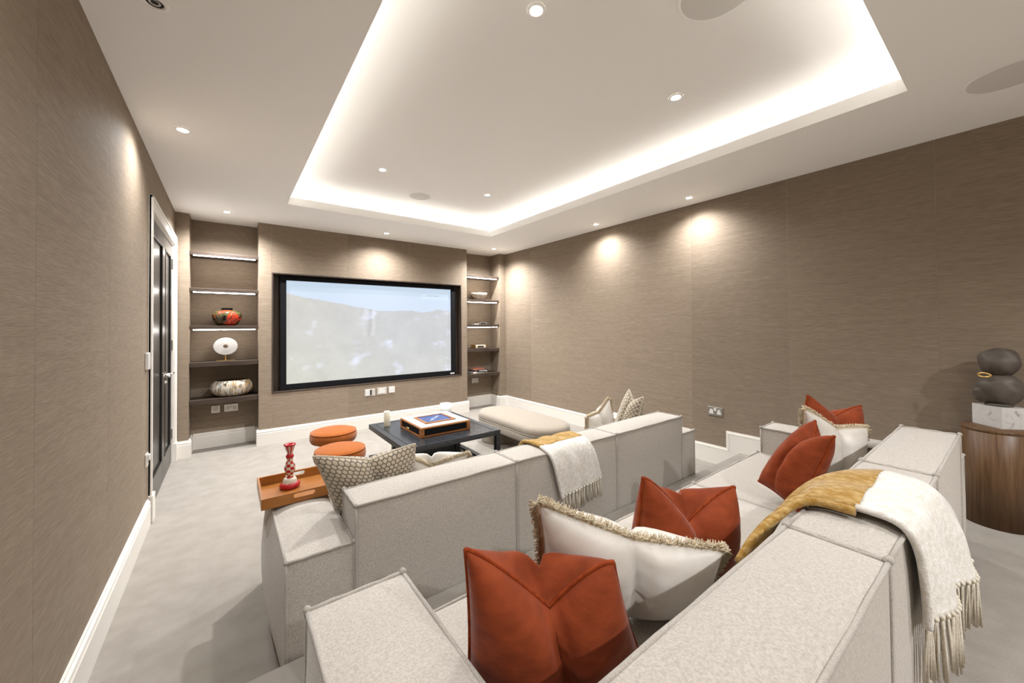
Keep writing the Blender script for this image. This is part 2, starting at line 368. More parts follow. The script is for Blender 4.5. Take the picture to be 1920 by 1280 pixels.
# nibs and chimney breast with the screen niche
SX0,SX1,SZ0,SZ1,SD=.425,2.955,.60,2.012,5.43
wnl=struct('wall_nib_left',MB().box(XL,NL-TH,YB+TH,YA,0,H),M['seam'])
drops_x(wnl,YB+TH,[XL,NL],0,H); drops_y(wnl,NL-TH,1,[YB+TH,YA],0,H)
wnr=struct('wall_nib_right',MB().box(NR+TH,XR,YB+TH,YA,0,H),M['seam'])
drops_x(wnr,YB+TH,[NR,XR],0,H); drops_y(wnr,NR+TH,-1,[YB+TH,YA],0,H)
mb=MB().box(BL_+TH,SX0,YB+TH,YA,0,H).box(SX1,BR_-TH,YB+TH,YA,0,H).box(SX0,SX1,YB+TH,YA,0,SZ0).box(SX0,SX1,YB+TH,YA,SZ1,H).box(SX0,SX1,SD+.02,YA,SZ0,SZ1)
wc=struct('wall_chimney_breast',mb,M['seam'])
drops_y(wc,BL_+TH,-1,[YB+TH,YA],0,H); drops_y(wc,BR_-TH,1,[YB+TH,YA],0,H)
fx0,fx1,fz0,fz1=SX0-.013,SX1+.012,SZ0-.013,SZ1+.013
drops_x(wc,YB+TH,[BL_,fx0],0,H); drops_x(wc,YB+TH,[fx1,BR_],0,H)
drops_x(wc,YB+TH,[fx0,1.258,2.108,2.934,fx1],fz1,H); drops_x(wc,YB+TH,[fx0,1.258,2.108,2.934,fx1],0,fz0)

# skirting: profile = (distance from wall, height)
SKP=[(0,0),(.020,0),(.020,.135),(.016,.142),(.019,.150),(.017,.162),(.009,.170),(.009,.177),(0,.177)]
def skirt(mb,kind,pos,sgn,a0,a1,z=0):
    if kind=='y': mb.prism([(pos+sgn*d,h+z) for d,h in SKP][::(1)],1,a0,a1)
    else: mb.prism([(pos+sgn*d,h+z) for d,h in SKP],0,a0,a1)
mb=MB(); skirt(mb,'y',XL,1,PLY,3.66); skirt(mb,'y',XL,1,YN,PLY,PLAT); skirt(mb,'y',XL,1,5.30,YB); struct('baseboard_left',mb,M['trim'])
mb=MB(); skirt(mb,'x',YB,-1,XL,NL+.02); skirt(mb,'y',NL,1,YB,YA); skirt(mb,'x',YA,-1,NL+.02,BL_-.02); skirt(mb,'y',BL_,-1,YB,YA)
skirt(mb,'x',YB,-1,BL_-.02,BR_+.02); skirt(mb,'y',BR_,1,YB,YA); skirt(mb,'x',YA,-1,BR_+.02,NR-.02); skirt(mb,'y',NR,-1,YB,YA); skirt(mb,'x',YB,-1,NR-.02,XR-.02)
struct('baseboard_back',mb,M['trim'])
mb=MB()
YS=1.712
ce=lambda e: YS-.177+e
mb.box(XR-.020,XR-.0005,ce(.14),YB-.0005,0,.14); mb.box(XR-.020,XR-.0005,YN,ce(.14),0,.14+PLAT)
for d,e0,e1 in ((.016,.14,.148),(.019,.148,.164),(.009,.164,.177)):
    mb.box(XR-d,XR-.0005,ce(e0),YB-.0005,e0,e1); mb.box(XR-d,XR-.0005,ce(e0),ce(e1),e1,e0+PLAT); mb.box(XR-d,XR-.0005,YN,ce(e1),e0+PLAT,e1+PLAT)
struct('baseboard_right',mb,M['trim'])

# door: two panelled leaves, architrave with plinth blocks
dr=thing('door_1','dark panelled double door in a white architrave on the left wall','door',(XL,4.5,0),kind='structure')
YG=4.60; XD=XL-.012
for (a,b) in ((DY0+.012,YG-.002),(YG+.002,DY1-.012)):
    mb=MB(); st=.095; zb,zt=.20,2.10
    mb.box(XD-.04,XD-.012,a,b,.008,DZ-.012)
    for q in ((a,a+st,.008,DZ-.012),(b-st,b,.008,DZ-.012),(a+st,b-st,.008,zb),(a+st,b-st,zt,DZ-.012)): mb.box(XD-.013,XD,*q,bev=.003)
    lf=build('door_leaf',mb,M['door'],dr)
    pm=MB(); w_=.018
    for q in ((a+st,a+st+w_,zb,zt),(b-st-w_,b-st,zb,zt),(a+st,b-st,zb,zb+w_),(a+st,b-st,zt-w_,zt)): pm.box(XD-.012,XD+.004,*q,bev=.004)
    build('panel_moulding',pm,M['dmould'],lf)
lf=[c for c in bpy.data.objects if c.name.startswith('door_leaf')]
for yy,sg in ((YG+.055,1),):
    hm=MB(); hm.box(XD,XD+.008,yy-.025,yy+.025,.925,.975,bev=.002).tube([(XD,yy,.95),(XD+.05,yy,.95)],.010,10).tube([(XD+.05,yy-.005,.95),(XD+.052,yy+.13,.95)],.009,10)
    build('door_handle',hm,M['chrome'],lf[-1])
    hm=MB().box(XD,XD+.006,yy-.02,yy+.02,.86,.90,bev=.002).tube([(XD,yy,.88),(XD+.018,yy,.88)],.011,10); build('thumb_turn',hm,M['chrome'],lf[-1])
hm=MB().box(XD,XD+.008,YG-.08,YG-.03,.925,.975,bev=.002).tube([(XD,YG-.055,.95),(XD+.05,YG-.055,.95)],.010,10).tube([(XD+.05,YG-.05,.95),(XD+.052,YG-.18,.95)],.009,10)
build('door_handle',hm,M['chrome'],lf[0])
for z in (.25,1.15,1.98): build('hinge',MB().box(XD,XD+.012,DY1-.022,DY1-.004,z,z+.10,bev=.002),M['steel'],dr)
mb=MB(); aw=.095
def arch(mb,y0,y1,z0,z1): mb.box(XL,XL+.016,y0,y1,z0,z1,bev=.003)
arch(mb,DY0-aw,DY0,.19,DZ+aw); arch(mb,DY1,DY1+aw,.19,DZ+aw); arch(mb,DY0,DY1,DZ,DZ+aw)
mb.box(XL,XL+.024,DY0-aw,DY0-aw+.022,.19,DZ+aw,bev=.004).box(XL,XL+.024,DY1+aw-.022,DY1+aw,.19,DZ+aw,bev=.004).box(XL,XL+.024,DY0-aw,DY1+aw,DZ+aw-.022,DZ+aw,bev=.004)
mb.box(XL,XL+.030,DY0-aw-.006,DY0+.004,0,.19,bev=.003).box(XL,XL+.030,DY1-.004,DY1+aw+.006,0,.19,bev=.003)
mb.box(XL-.14,XL+.001,DY0,DY0+.012,0,DZ).box(XL-.14,XL+.001,DY1-.012,DY1,0,DZ).box(XL-.14,XL+.001,DY0,DY1,DZ-.012,DZ)
struct('trim_1',mb,M['trim'])

# ================================================================== SCREEN
ns=thing('screen_niche_frame','dark oak surround lining the recess around the projector screen','frame',((SX0+SX1)/2,YB,fz0))
for a in ((fx0,SX0+.003,fz0,fz1),(SX1-.003,fx1,fz0,fz1),(SX0,SX1,fz0,SZ0+.003),(SX0,SX1,SZ1-.003,fz1)):
    build('lining_board',MB().box(a[0],a[1],YB-.006,SD,a[2],a[3],bev=.002),M['darkwood_v'],ns)
build('back_board',MB().box(SX0+.003,SX1-.003,SD,SD+.018,SZ0+.003,SZ1-.003),M['darkwood_v'],ns)
sc=thing('projector_screen','large black-framed projector screen showing a pale misty valley','screen',(1.69,5.40,.61))
q0,q1,r0,r1=.500,2.885,.607,2.004; a0,a1,b0,b1=.568,2.813,.675,1.947
for a in ((q0,a0,r0,r1),(a1,q1,r0,r1),(a0,a1,r0,b0),(a0,a1,b1,r1)): build('border',MB().box(a[0],a[1],5.368,SD-.001,a[2],a[3],bev=.003),M['frame'],sc)
build('maker_plate',MB().box(2.79,2.86,5.364,5.368,.622,.642),M['wplastic'],sc,label='small silver plate on lower border')
# the picture: flat print held in a colour attribute
def picture():
    nx,ny=220,124
    def ridge(u): return .80-.10*min(1,u/.45)+.02*noise.noise((u*7,3,0))+(.05*max(0,1-u/.22) if u<.22 else 0)
    def col(u,v):
        if v>.9: c=(.76,.83,.90)
        else: c=(.80,.86,.94)
        top=.87-.145*u/.5 if u<.5 else .725+.006*math.sin(u*30)+(.02 if u>.86 else .0)*min(1,(u-.86)/.05 if u>.86 else 0)
        top+=.010*noise.noise((u*14,1.3,0))
        if v<top:
            n=noise.fractal((u*7,v*6,.4),1,2.1,5); n2=noise.fractal((u*22,v*9,2.4),1,2.1,4)
            lft=max(0,1-abs(u-.02)/.6); d=.022*n+.016*n2
            base=(.785+.02*lft,.792+.008*lft,.803-.025*lft); k=d-.02
            if .38<u<.52 and v>.45: k+=.05*math.sin(u*110+n*3)*max(0,1-abs(u-.45)/.07)
            sp=max(0,noise.fractal((u*9+4,v*8,7.4),1,2,4)-.34)*.30
            fade=max(0,min(1,(.55-v)/.5))
            c=(base[0]+k+sp*.5+.02*fade,base[1]+k+sp*.6+.02*fade,base[2]+k+sp+.0*fade)
        # pale pill banner with two faint unreadable lines
        if .78<u<.985 and .865<v<.935:
            c=tuple(x*1.035 for x in c)
            if .905<v<.918 and .82<u<.905 and noise.noise((u*260,0,0))>-.15: c=(.66,.72,.78)
        return c
    mb=MB(); cols=[]
    for j in range(ny+1):
        for i in range(nx+1):
            u,v=i/nx,j/ny; mb.v.append((a0+u*(a1-a0),5.392,b0+v*(b1-b0))); cols.append(col(u,v))
    for j in range(ny):
        for i in range(nx):
            k=j*(nx+1)+i; mb.f.append((k,k+1,k+nx+2,k+nx+1)); mb.m.append(0); mb.s.append(False)
    m,nt,b=new_mat('projected_picture'); b.inputs['Base Color'].default_value=(.05,.05,.05,1); b.inputs['Roughness'].default_value=.9; b.inputs['Specular IOR Level'].default_value=.0
    at=N(nt,'ShaderNodeVertexColor'); at.layer_name='picture'; g=N(nt,'ShaderNodeGamma'); g.inputs[1].default_value=2.2
    nt.links.new(at.outputs[0],g.inputs[0]); nt.links.new(g.outputs[0],b.inputs['Emission Color']); b.inputs['Emission Strength'].default_value=SCREEN*1.55
    o=build('picture',mb,m,sc); ca=o.data.color_attributes.new('picture','FLOAT_COLOR','POINT')
    for k,c in enumerate(cols): ca.data[k].color=(*c,1)
    build('picture_backing',MB().box(a0,a1,5.393,SD-.001,b0,b1),M['frame'],sc)
picture()

# ================================================================== SHELVES
SHB=[2.155,1.755,1.345,.946,.537]
names_=['topmost','second from top','middle','second from bottom','lowest']
for side,(x0,x1,l0,l1) in (('left',(NL,BL_,-.305,.25)),('right',(BR_,NR,BR_+.03,NR-.045))):
    for k,z in enumerate(SHB):
        lit=k<3
        sh=thing('wall_shelf','dark oak %sshelf, %s in the %s alcove'%('strip-lit ' if lit else '',names_[k],side),'shelf',((x0+x1)/2,5.47,z),group='alcove shelves')
        build('board',MB().box(x0+.001,x1-.001,YB+.018,YA-.001,z+(.010 if lit else 0),z+.050,bev=.002),M['darkwood'],sh)
        if lit: build('light_bar',MB().box(l0,l1,YB+.020,YB+.034,z+.001,z+.0098),M['led'],sh,label='glowing white light bar')

# ================================================================== CEILING FITTINGS
def downlight(x,y,z,label,lit=True,pw=1):
    t=thing('downlight',label,'downlight',(x,y,z-.008),group='recessed downlights')
    build('bezel',MB().lathe([(.026,z-.001),(.028,z-.006),(.040,z-.006),(.043,z-.001)],(x,y),28,cap=False),M['ceil'],t)
    build('lens',MB().lathe([(.0,z-.003),(.026,z-.003)] if lit else [(.0,z-.002),(.012,z-.002),(.018,z-.003),(.026,z-.003)],(x,y),28,cap=False,pat=(None if lit else (lambda i,k:(0,1,0)[i]))),[M['lens']] if lit else [M['dark'],M['steel']],t)
    if lit:
        ld=bpy.data.lights.new('downlight_lamp','SPOT'); ld.energy=SPOT_W*pw; ld.spot_size=math.radians(150); ld.spot_blend=1.0; ld.shadow_soft_size=.03; ld.color=LAMP_COL
        lo=bpy.data.objects.new('downlight_lamp',ld); COL.objects.link(lo); lo.parent=t; lo.location=(0,0,-.004)
for x,y,z,l in ((-.229,3.10,H,'lit downlight in the soffit above the left wall, before the door'),(-.014,5.02,H,'lit downlight in front of the left alcove'),(1.669,4.98,H,'lit downlight above the projector screen'),
    (3.389,5.01,H,'lit downlight in front of the right alcove'),(3.596,3.09,H,'lit downlight on the right soffit, the farther of two'),(3.594,1.918,H,'lit downlight on the right soffit, the nearer of two'),
    (1.125,3.465,ZT,'lit downlight inside the coffer, far left of four'),(2.267,3.47,ZT,'lit downlight inside the coffer, far right of four'),(2.266,1.285,ZT,'lit downlight inside the coffer, near right of four'),(1.122,1.30,ZT,'lit downlight inside the coffer, near left of four at top of frame'),
    (-.22,.70,H,'added downlight on the left soffit beside the camera, out of view'),(1.0,-1.65,H,'added downlight over the unseen back of the room, left'),(2.6,-1.65,H,'added downlight over the unseen back of the room, right')): downlight(x,y,z,l,pw=(.9 if x==1.669 else 1.7) if y>4.5 else .42 if x<0 else .55 if x>3 else 1.45 if y>3 else .34 if y>0 else 2.05)  # lamps in this row are added out of view to brighten the room
downlight(-.226,1.947,H,'switched-off downlight at the top edge of the picture, left soffit',lit=False)
def speaker(x,y,z,r,label):
    t=thing('ceiling_speaker',label,'speaker',(x,y,z-.01),group='ceiling speakers')
    build('rim',MB().lathe([(r*.90,z-.001),(r*.90,z-.0035),(r*.97,z-.004),(r,z-.001)],(x,y),48,cap=False),M['ceil'],t)
    build('grille',MB().lathe([(0,z-.0035),(r*.4,z-.003),(r*.90,z-.002)],(x,y),48,cap=False),M['grille'],t)
speaker(1.69,3.94,ZT,.12,'small round speaker in the coffer ceiling near the screen end')
speaker(1.70,.77,ZT,.16,'round speaker in the coffer ceiling cut by the top edge')
speaker(3.16,.01,H,.165,'large round speaker in the flat ceiling at right')

# ================================================================== WALL PLATES
def plate_x(name,label,cat,x0,x1,z0,z1,y,style,mat,group='wall plates'):
    t=thing(name,label,cat,((x0+x1)/2,y,z0),group=group)
    build('plate',MB().box(x0,x1,y-.008,y,z0,z1,bev=.002),mat,t)
    w=x1-x0; h=z1-z0; c=(x0+x1)/2
    if style=='rocker': build('rocker',MB().box(x0+w*.2,x1-w*.2,y-.013,y-.008,z0+h*.2,z1-h*.2,bev=.0015),M['wplastic'],t)
    if style=='socket':
        for s in(-1,1):
            cx=c+s*w*.25
            build('socket_face',MB().prism([(cx-w*.17,z0+h*.18),(cx+w*.17,z0+h*.18),(cx+w*.09,z0+h*.72),(cx-w*.09,z0+h*.72)],1,y-.010,y-.008),M['wplastic'],t)
        build('switch',MB().box(c-w*.07,c+w*.07,y-.012,y-.008,z0+h*.5,z0+h*.85),M['wplastic'],t)
    if style=='data':
        build('module',MB().box(x0+w*.08,c-w*.05,y-.011,y-.008,z0+h*.1,z1-h*.1),M['wplastic'],t); build('port',MB().box(c,c+w*.16,y-.0095,y-.008,z0+h*.1,z1-h*.12),M['dark'],t)
        build('plug',MB().lathe([(0,0),(.008,.0),(.009,.012),(0,.013)],(0,0),10),M['wplastic'],t).location=(c+w*.02-(x0+x1)/2,-.012,h*.62)
    if style=='blank': build('insert',MB().box(x0+w*.17,x1-w*.17,y-.011,y-.008,z0+h*.18,z1-h*.18),M['wplastic'],t)
yp=YB-.0005
plate_x('data_plate','chrome data outlet with black port under the screen, left of three plates','outlet',1.477,1.615,.430,.524,yp,'data',M['nickel'])
plate_x('data_plate','metal-edged blank plate under the screen, middle of three plates','outlet',1.642,1.774,.434,.529,yp,'blank',M['nickel'])
plate_x('wall_plate','square white plate under the screen, right of three plates','outlet',1.803,1.888,.442,.530,yp,'none',M['wplastic'])
plate_x('light_switch','square metal plate under the lowest left alcove shelf','switch',-.157,-.077,.388,.470,YA-.0005,'rocker',M['nickel'])
plate_x('wall_socket','double socket under the lowest left alcove shelf','socket',-.038,.094,.388,.472,YA-.0005,'socket',M['nickel'],'double sockets')
plate_x('wall_socket','double socket under the lowest right alcove shelf','socket',3.315,3.447,.40,.486,YA-.0005,'socket',M['steel'],'double sockets')
t=thing('wall_socket','double socket on the right wall above the skirting step','socket',(XR,1.81,.47),group='double sockets')
build('plate',MB().box(XR-.0085,XR-.0005,1.74,1.883,.466,.552,bev=.002),M['steel'],t)
for y in (1.775,1.848): build('socket_face',MB().prism([(y-.022,.485),(y+.022,.485),(y+.011,.528),(y-.011,.528)],0,XR-.0105,XR-.0085),M['wplastic'],t)
build('switch',MB().box(XR-.012,XR-.0085,1.80,1.823,.515,.542),M['wplastic'],t)
t=thing('thermostat','small white room controller on the left wall beside the door','controller',(XL,3.60,1.09))
build('body',MB().box(XL+.0005,XL+.020,3.55,3.615,1.085,1.20,bev=.004),M['wplastic'],t); build('backplate',MB().box(XL+.0005,XL+.010,3.615,3.665,1.10,1.19,bev=.002),M['steel'],t)
t=thing('wall_socket','small white outlet low on the left wall beside the door','socket',(XL,3.6,.42))
build('plate',MB().box(XL+.0005,XL+.010,3.56,3.645,.42,.51,bev=.002),M['nickel'],t); build('plug',MB().box(XL+.010,XL+.022,3.60,3.635,.46,.50,bev=.003),M['wplastic'],t)

# ================================================================== SOFAS
def piping_box(mb,x0,x1,y0,y1,z0,z1,r=.006,edges='all'):
    C=lambda a,b,c:((x0,x1)[a],(y0,y1)[b],(z0,z1)[c])
    E=[((0,0,1),(1,0,1)),((1,0,1),(1,1,1)),((1,1,1),(0,1,1)),((0,1,1),(0,0,1)),((0,0,0),(0,0,1)),((1,0,0),(1,0,1)),((0,1,0),(0,1,1)),((1,1,0),(1,1,1))]
    for a,b in E:
        A=Vector(C(*a)); B=Vector(C(*b)); n=8
        P=[A+(B-A)*i/n+Vector((0,0,.0015*math.sin(i*2.3))) for i in range(n+1)]
        mb.tube(P,r,6)
    for a in (0,1):
        for b in (0,1): # little knot at the top corners
            c=Vector(C(a,b,1)); mb.lathe([(0,c.z-.004),(.009,c.z),(.010,c.z+.005),(.006,c.z+.011),(0,c.z+.013)],(c.x,c.y),8)
def block(sofa,name,x0,x1,y0,y1,z0,z1,b,pipe=True,n=12,pw=3,r=.006):
    o=build(name,MB().puff(x0,x1,y0,y1,z0,z1,b,n,pw=pw),M['sofa'],sofa)
    if pipe:
        p=MB(); piping_box(p,x0,x1,y0,y1,z0,z1,r); build('piping',p,M['pipe'],o)
    return o
def sofa(yb,yf,z,label,xs,ax0,ax1,bh,ah):
    """yb rear face, yf front, z floor level; xs = module joints"""
    t=thing('sofa',label,'sofa',((ax0+ax1)/2,(yb+yf)/2,z),group='oatmeal modular sofas')
    bt=.20
    for k,(a,b) in enumerate(zip(xs[:-1],xs[1:])):
        block(t,'backrest',a+.004,b-.004,yb,yb+bt,z+.04,z+bh,(.002,.002,.012,.025,0,.022))
        block(t,'seat_cushion',a+.003,b-.003,yb+bt+.004,yf+.02,z+.10,z+.335,(.002,.002,0,.02,0,.022),r=.005)
    block(t,'arm',ax0,xs[0]-.002,yb+.005,yf,z+.03,z+ah,(.045,.001,.012,.02,0,.022),n=14,pw=2.4)
    block(t,'arm',xs[-1]+.002,ax1,yb+.005,yf,z+.03,z+ah,(.001,.04,.012,.02,0,.022),n=14,pw=2.4)
    build('base',MB().box(xs[0],xs[-1],yb+.02,yf-.03,z+.04,z+.10),M['sofa'],t)
    for x in (ax0+.08,ax1-.08):
        for y in (yb+.08,yf-.10): build('foot',MB().box(x-.03,x+.03,y-.03,y+.03,z,z+.06),M['plinth'],t)
    return t
JX=[.405,1.218,2.04,2.835]
sofa(1.600,2.47,0,'oatmeal sofa on the lower floor facing the screen',JX,.168,3.03,.645,.507)
JX2=[.397,1.212,2.02,2.855]
sofa(.190,1.055,PLAT,'oatmeal sofa on the raised platform, nearest the camera',JX2,.155,3.06,.648,.503)

# ================================================================== CUSHIONS
def cushion(name,label,TL,TR,BL,BR,thick,mat,trim,trimmat,chop=.0,group=None,n=26,sag=.05,uvs=0,seed=0,flip=1,cw=1.45):
    TL,TR,BL,BR=map(Vector,(TL,TR,BL,BR))
    base=(BL+BR)/2; t=thing(name,label,'cushion',tuple(base),group=group)
    nrm=((TR-TL)+(BR-BL)).cross((TL-BL)+(TR-BR)).normalized()*flip
    up=((TL-BL)+(TR-BR))/2
    def mid(u,v,far=False):
        kx=1-sag*(1-v*v); ky=1-sag*(1-u*u); uu,vv=u*kx,v*ky
        a=(uu+1)/2; b=(vv+1)/2
        p=BL*(1-a)*(1-b)+BR*a*(1-b)+TL*(1-a)*b+TR*a*b
        if chop:
            g=max(0,1-abs(u)/.97)**cw*max(0,(v+1)/2)**1.3
            if far: g*=1-1.02*min(1,max(0,(1-v)/.32))**.6
            p=p-up*(chop*g)
        return p
    def th(u,v,s=1):
        q=max(0,(1-u*u)*(1-v*v)); h=thick*.5*q**.42
        if chop:
            h*=1-.55*math.exp(-(u/.09)**2)*max(0,(v+1.1)/2.1)**.6
            h*=1+.12*(1-math.exp(-(u/.2)**2))
        h+=thick*.035*q**.5*(noise.noise((u*2.2+seed,v*3.1,seed*1.7))+.5*noise.noise((u*5+seed,v*7,seed)))
        return h
    mb=MB(); idx={}
    for s in (1,-1):
        for i in range(n+1):
            for j in range(n+1):
                u=math.sin((i/n-.5)*PI); v=math.sin((j/n-.5)*PI)
                edge=i in(0,n) or j in(0,n)
                if s==-1 and edge: idx[s,i,j]=idx[1,i,j]; continue
                p=mid(u,v,s==-1 and not edge)+nrm*(s*(0 if edge else th(u,v,s)))
                idx[s,i,j]=len(mb.v); mb.v.append(tuple(p))
                if uvs: mb.uv[len(mb.v)-1]=(u*((TR-TL).length+(BR-BL).length)/4/uvs,v*up.length/2/uvs)
    for s in (1,-1):
        for i in range(n):
            for j in range(n):
                f=[idx[s,i,j],idx[s,i+1,j],idx[s,i+1,j+1],idx[s,i,j+1]]
                mb.f.append(tuple(f if s==1 else f[::-1])); mb.m.append(0); mb.s.append(True)
    build('cover',mb,mat,t)
    m_=40; B=[]
    for k in range(m_): B.append((-1+2*k/m_,1))
    for k in range(m_): B.append((1,1-2*k/m_))
    for k in range(m_): B.append((1-2*k/m_,-1))
    for k in range(m_): B.append((-1,-1+2*k/m_))
    P=[mid(math.sin(u*PI/2),math.sin(v*PI/2)) for u,v in B]
    if trim=='piping': build('piping',MB().tube(P,.0055,6,closed=True),trimmat,t)
    else:
        rnd=random.Random(seed+3); fb=MB(); L=len(P); c=sum(P,Vector())/L
        fb.tube(P,.008,6,closed=True)
        K=3200
        for k in range(K):
            f=k/K*L; i=int(f); p=P[i%L].lerp(P[(i+1)%L],f-i); tg=(P[(i+1)%L]-P[i%L]).normalized()
            out=nrm.cross(tg).normalized()
            if out.dot(p-c)<0: out=-out
            d=(out+nrm*rnd.uniform(-.9,.9)+tg*rnd.uniform(-.5,.5)).normalized()
            l=rnd.uniform(.014,.026); a=tg*.0024; b2=nrm*.0024
            q=p+d*l+Vector((0,0,-.004))
            fb.add([p+a,p-a*.5+b2,p-a*.5-b2,q+a*.5,q-a*.4+b2*.5,q-a*.4-b2*.5],[(0,1,4,3),(1,2,5,4),(2,0,3,5),(3,4,5)],0,True)
        build('fringe',fb,trimmat,t,kind='stuff')
    return t
RG='rust velvet cushions on the rear sofa'; WG='ivory fringed cushions'; HG='honeycomb cushions'
# rear sofa, left cluster
cushion('scatter_cushion','rust velvet cushion nearest the camera, chopped in the middle',(.405,.715,.885),(.69,.555,.830),(.415,.735,.520),(.84,.59,.520),.21,M['rust'],'piping',M['rustpipe'],chop=.36,group=RG,seed=1)
cushion('scatter_cushion','ivory satin cushion with long cream fringe behind nearest rust cushion',(.625,.735,.915),(1.10,.505,.735),(.69,.81,.575),(1.13,.585,.520),.16,M['ivory'],'fringe',M['fringe'],chop=.10,group=WG,seed=2,cw=1.1)
cushion('scatter_cushion','rust velvet cushion mid-sofa, peeking above the fringed ivory cushion',(1.045,.72,.880),(1.36,.585,.815),(1.0,.76,.520),(1.41,.61,.520),.19,M['rust'],'piping',M['rustpipe'],chop=.38,group=RG,seed=3)
# rear sofa, right cluster
cushion('scatter_cushion','rust velvet cushion rearmost in the far corner against the wall',(2.585,.722,.960),(2.865,.550,.893),(2.50,.745,.525),(2.815,.56,.525),.17,M['rust'],'piping',M['rustpipe'],chop=.20,group=RG,seed=4)
cushion('scatter_cushion','ivory fringed cushion between two rust cushions in the far corner',(2.32,.662,.931),(2.72,.503,.802),(2.28,.69,.525),(2.62,.53,.525),.15,M['ivory'],'fringe',M['fringe'],chop=.12,group=WG,seed=5)
cushion('scatter_cushion','rust velvet cushion tipped forward in front of the far fringed cushion',(2.33,.620,.880),(2.13,.498,.865),(2.06,.775,.600),(2.04,.61,.522),.19,M['rust'],'piping',M['rustpipe'],chop=.26,group=RG,seed=6,flip=1)
# front sofa
cushion('scatter_cushion','honeycomb velvet cushion leaning beside the wooden tray',(.305,1.90,.785),(.775,1.885,.755),(.43,1.93,.40),(.81,1.96,.385),.14,M['honey'],'piping',M['honeypipe'],chop=.12,group=HG,uvs=.0225,seed=7,n=30)
cushion('scatter_cushion','ivory fringed cushion lying low behind the front sofa back',(.735,1.985,.675),(1.13,1.955,.615),(.73,2.20,.385),(1.13,2.19,.385),.14,M['ivory'],'fringe',M['fringe'],chop=.30,group=WG,seed=8)
cushion('scatter_cushion','ivory fringed cushion at the right end of the front sofa',(2.23,2.02,.650),(2.46,2.00,.770),(2.30,2.12,.385),(2.55,2.01,.40),.15,M['ivory'],'fringe',M['fringe'],chop=.10,group=WG,seed=9)
cushion('scatter_cushion','honeycomb velvet cushion at the right end of the front sofa',(2.81,2.065,.800),(2.745,1.875,.765),(2.58,2.07,.42),(2.60,1.87,.42),.17,M['honey'],'piping',M['honeypipe'],chop=.20,group=HG,uvs=.024,seed=10,n=30)

# ================================================================== THROWS
def spline(pts,n):
    pts=[Vector(p) for p in pts]; out=[]; m=len(pts)
    for k in range(n+1):
        f=k/n*(m-1); i=min(int(f),m-2); q=f-i
        p0,p1,p2,p3=pts[max(i-1,0)],pts[i],pts[i+1],pts[min(i+2,m-1)]
        out.append(.5*((2*p1)+(-p0+p2)*q+(2*p0-5*p1+4*p2-p3)*q*q+(-p0+3*p1-3*p2+p3)*q**3))
    return out
def throw(label,near,far,nsplit,folds,tlen,ntas,seed,layer2=0):
    nt_,nw=48,20
    A=spline(near,nt_); B=spline(far,nt_)
    base=(A[nt_//2]+B[nt_//2])/2; t=thing('throw_blanket',label,'throw',tuple(base),group='mustard and ivory throws')
    grid=[]
    for i in range(nt_+1):
        row=[]; tg=(A[min(i+1,nt_)]-A[max(i-1,0)]).normalized(); ac=(B[i]-A[i]); up=ac.cross(tg).normalized()
        if up.z<0 and i<nt_*.6: up=-up
        if i>=nt_*.6 and up.dot(prev)<0: up=-up
        prev=up
        for j in range(nw+1):
            s=j/nw; h=folds[0]*(.5+.5*math.sin(s*PI*2*folds[1]+folds[2]+i*.04))*(.15+.85*abs(i/nt_-folds[3])**1.0*1.6)
            h+=.006*noise.noise((s*6,i*.15,seed))
            row.append(A[i].lerp(B[i],s)+up*(h+.006))
        grid.append(row)
    ks=int(nt_*nsplit)
    for nm,i0,i1,mt in (('mustard_section',0,ks,M['mustard']),('ivory_section',ks,nt_,M['wool'])):
        mb=MB()
        for i in range(i0,i1+1): mb.v+= [tuple(p) for p in grid[i]]
        W=nw+1
        for i in range(i1-i0):
            for j in range(nw): k=i*W+j; mb.f.append((k,k+1,k+W+1,k+W)); mb.m.append(0); mb.s.append(True)
        o=build(nm,mb,mt,t); sd=o.modifiers.new('thickness','SOLIDIFY'); sd.thickness=.009; sd.offset=1
    # rolled near edge (the folded-over layer)
    mb=MB(); mb.tube([g[0]+Vector((0,0,-.003)) for g in grid[:ks+1]],.011,8); build('folded_edge',mb,M['mustard'],t)
    mb=MB(); mb.tube([g[0]+Vector((0,0,-.003)) for g in grid[ks:]],.010,8); build('folded_edge',mb,M['wool'],t)
    if layer2:
        mb=MB(); mb.tube([g[0]+Vector((-layer2,-.004,-.006)) for g in grid[:ks+1]],.012,8); build('folded_edge',mb,M['mustard'],t)
    # tassels
    rnd=random.Random(seed); g=grid[-1]
    for k in range(ntas):
        s=(k+.5)/ntas*nw; j=min(int(s),nw-1); p=g[j].lerp(g[j+1],s-j); mb=MB()
        l=tlen*rnd.uniform(.85,1.12); sw=Vector((rnd.uniform(-.012,.012),rnd.uniform(-.006,.004),0))
        for q in range(5):
            o_=Vector((rnd.uniform(-.007,.007),rnd.uniform(-.004,.004),0))
            mb.tube([p+Vector((0,0,.004)),p+o_*.5+Vector((0,0,-.022)),p+o_+sw*.5+Vector((0,0,-l*.5)),p+o_*1.5+sw+Vector((0,0,-l*rnd.uniform(.9,1.05)))],.0042,5,taper=(1,.55))
        mb.lathe([(0,p.z-.008),(.0075,p.z-.002),(.0075,p.z+.004),(0,p.z+.009)],(p.x,p.y),7)
        build('tassel',mb,M['tassel'],t)
    return t
throw('mustard and ivory throw draped over the front sofa back',
    [(1.40,1.865,.50),(1.42,1.842,.60),(1.425,1.80,.660),(1.425,1.70,.672),(1.43,1.61,.655),(1.455,1.573,.58),(1.505,1.568,.395)],
    [(1.80,1.865,.50),(1.81,1.842,.60),(1.80,1.80,.660),(1.78,1.70,.672),(1.775,1.61,.655),(1.80,1.573,.58),(1.845,1.568,.425)],.60,(.010,2.5,1.0,.45),.105,14,5)
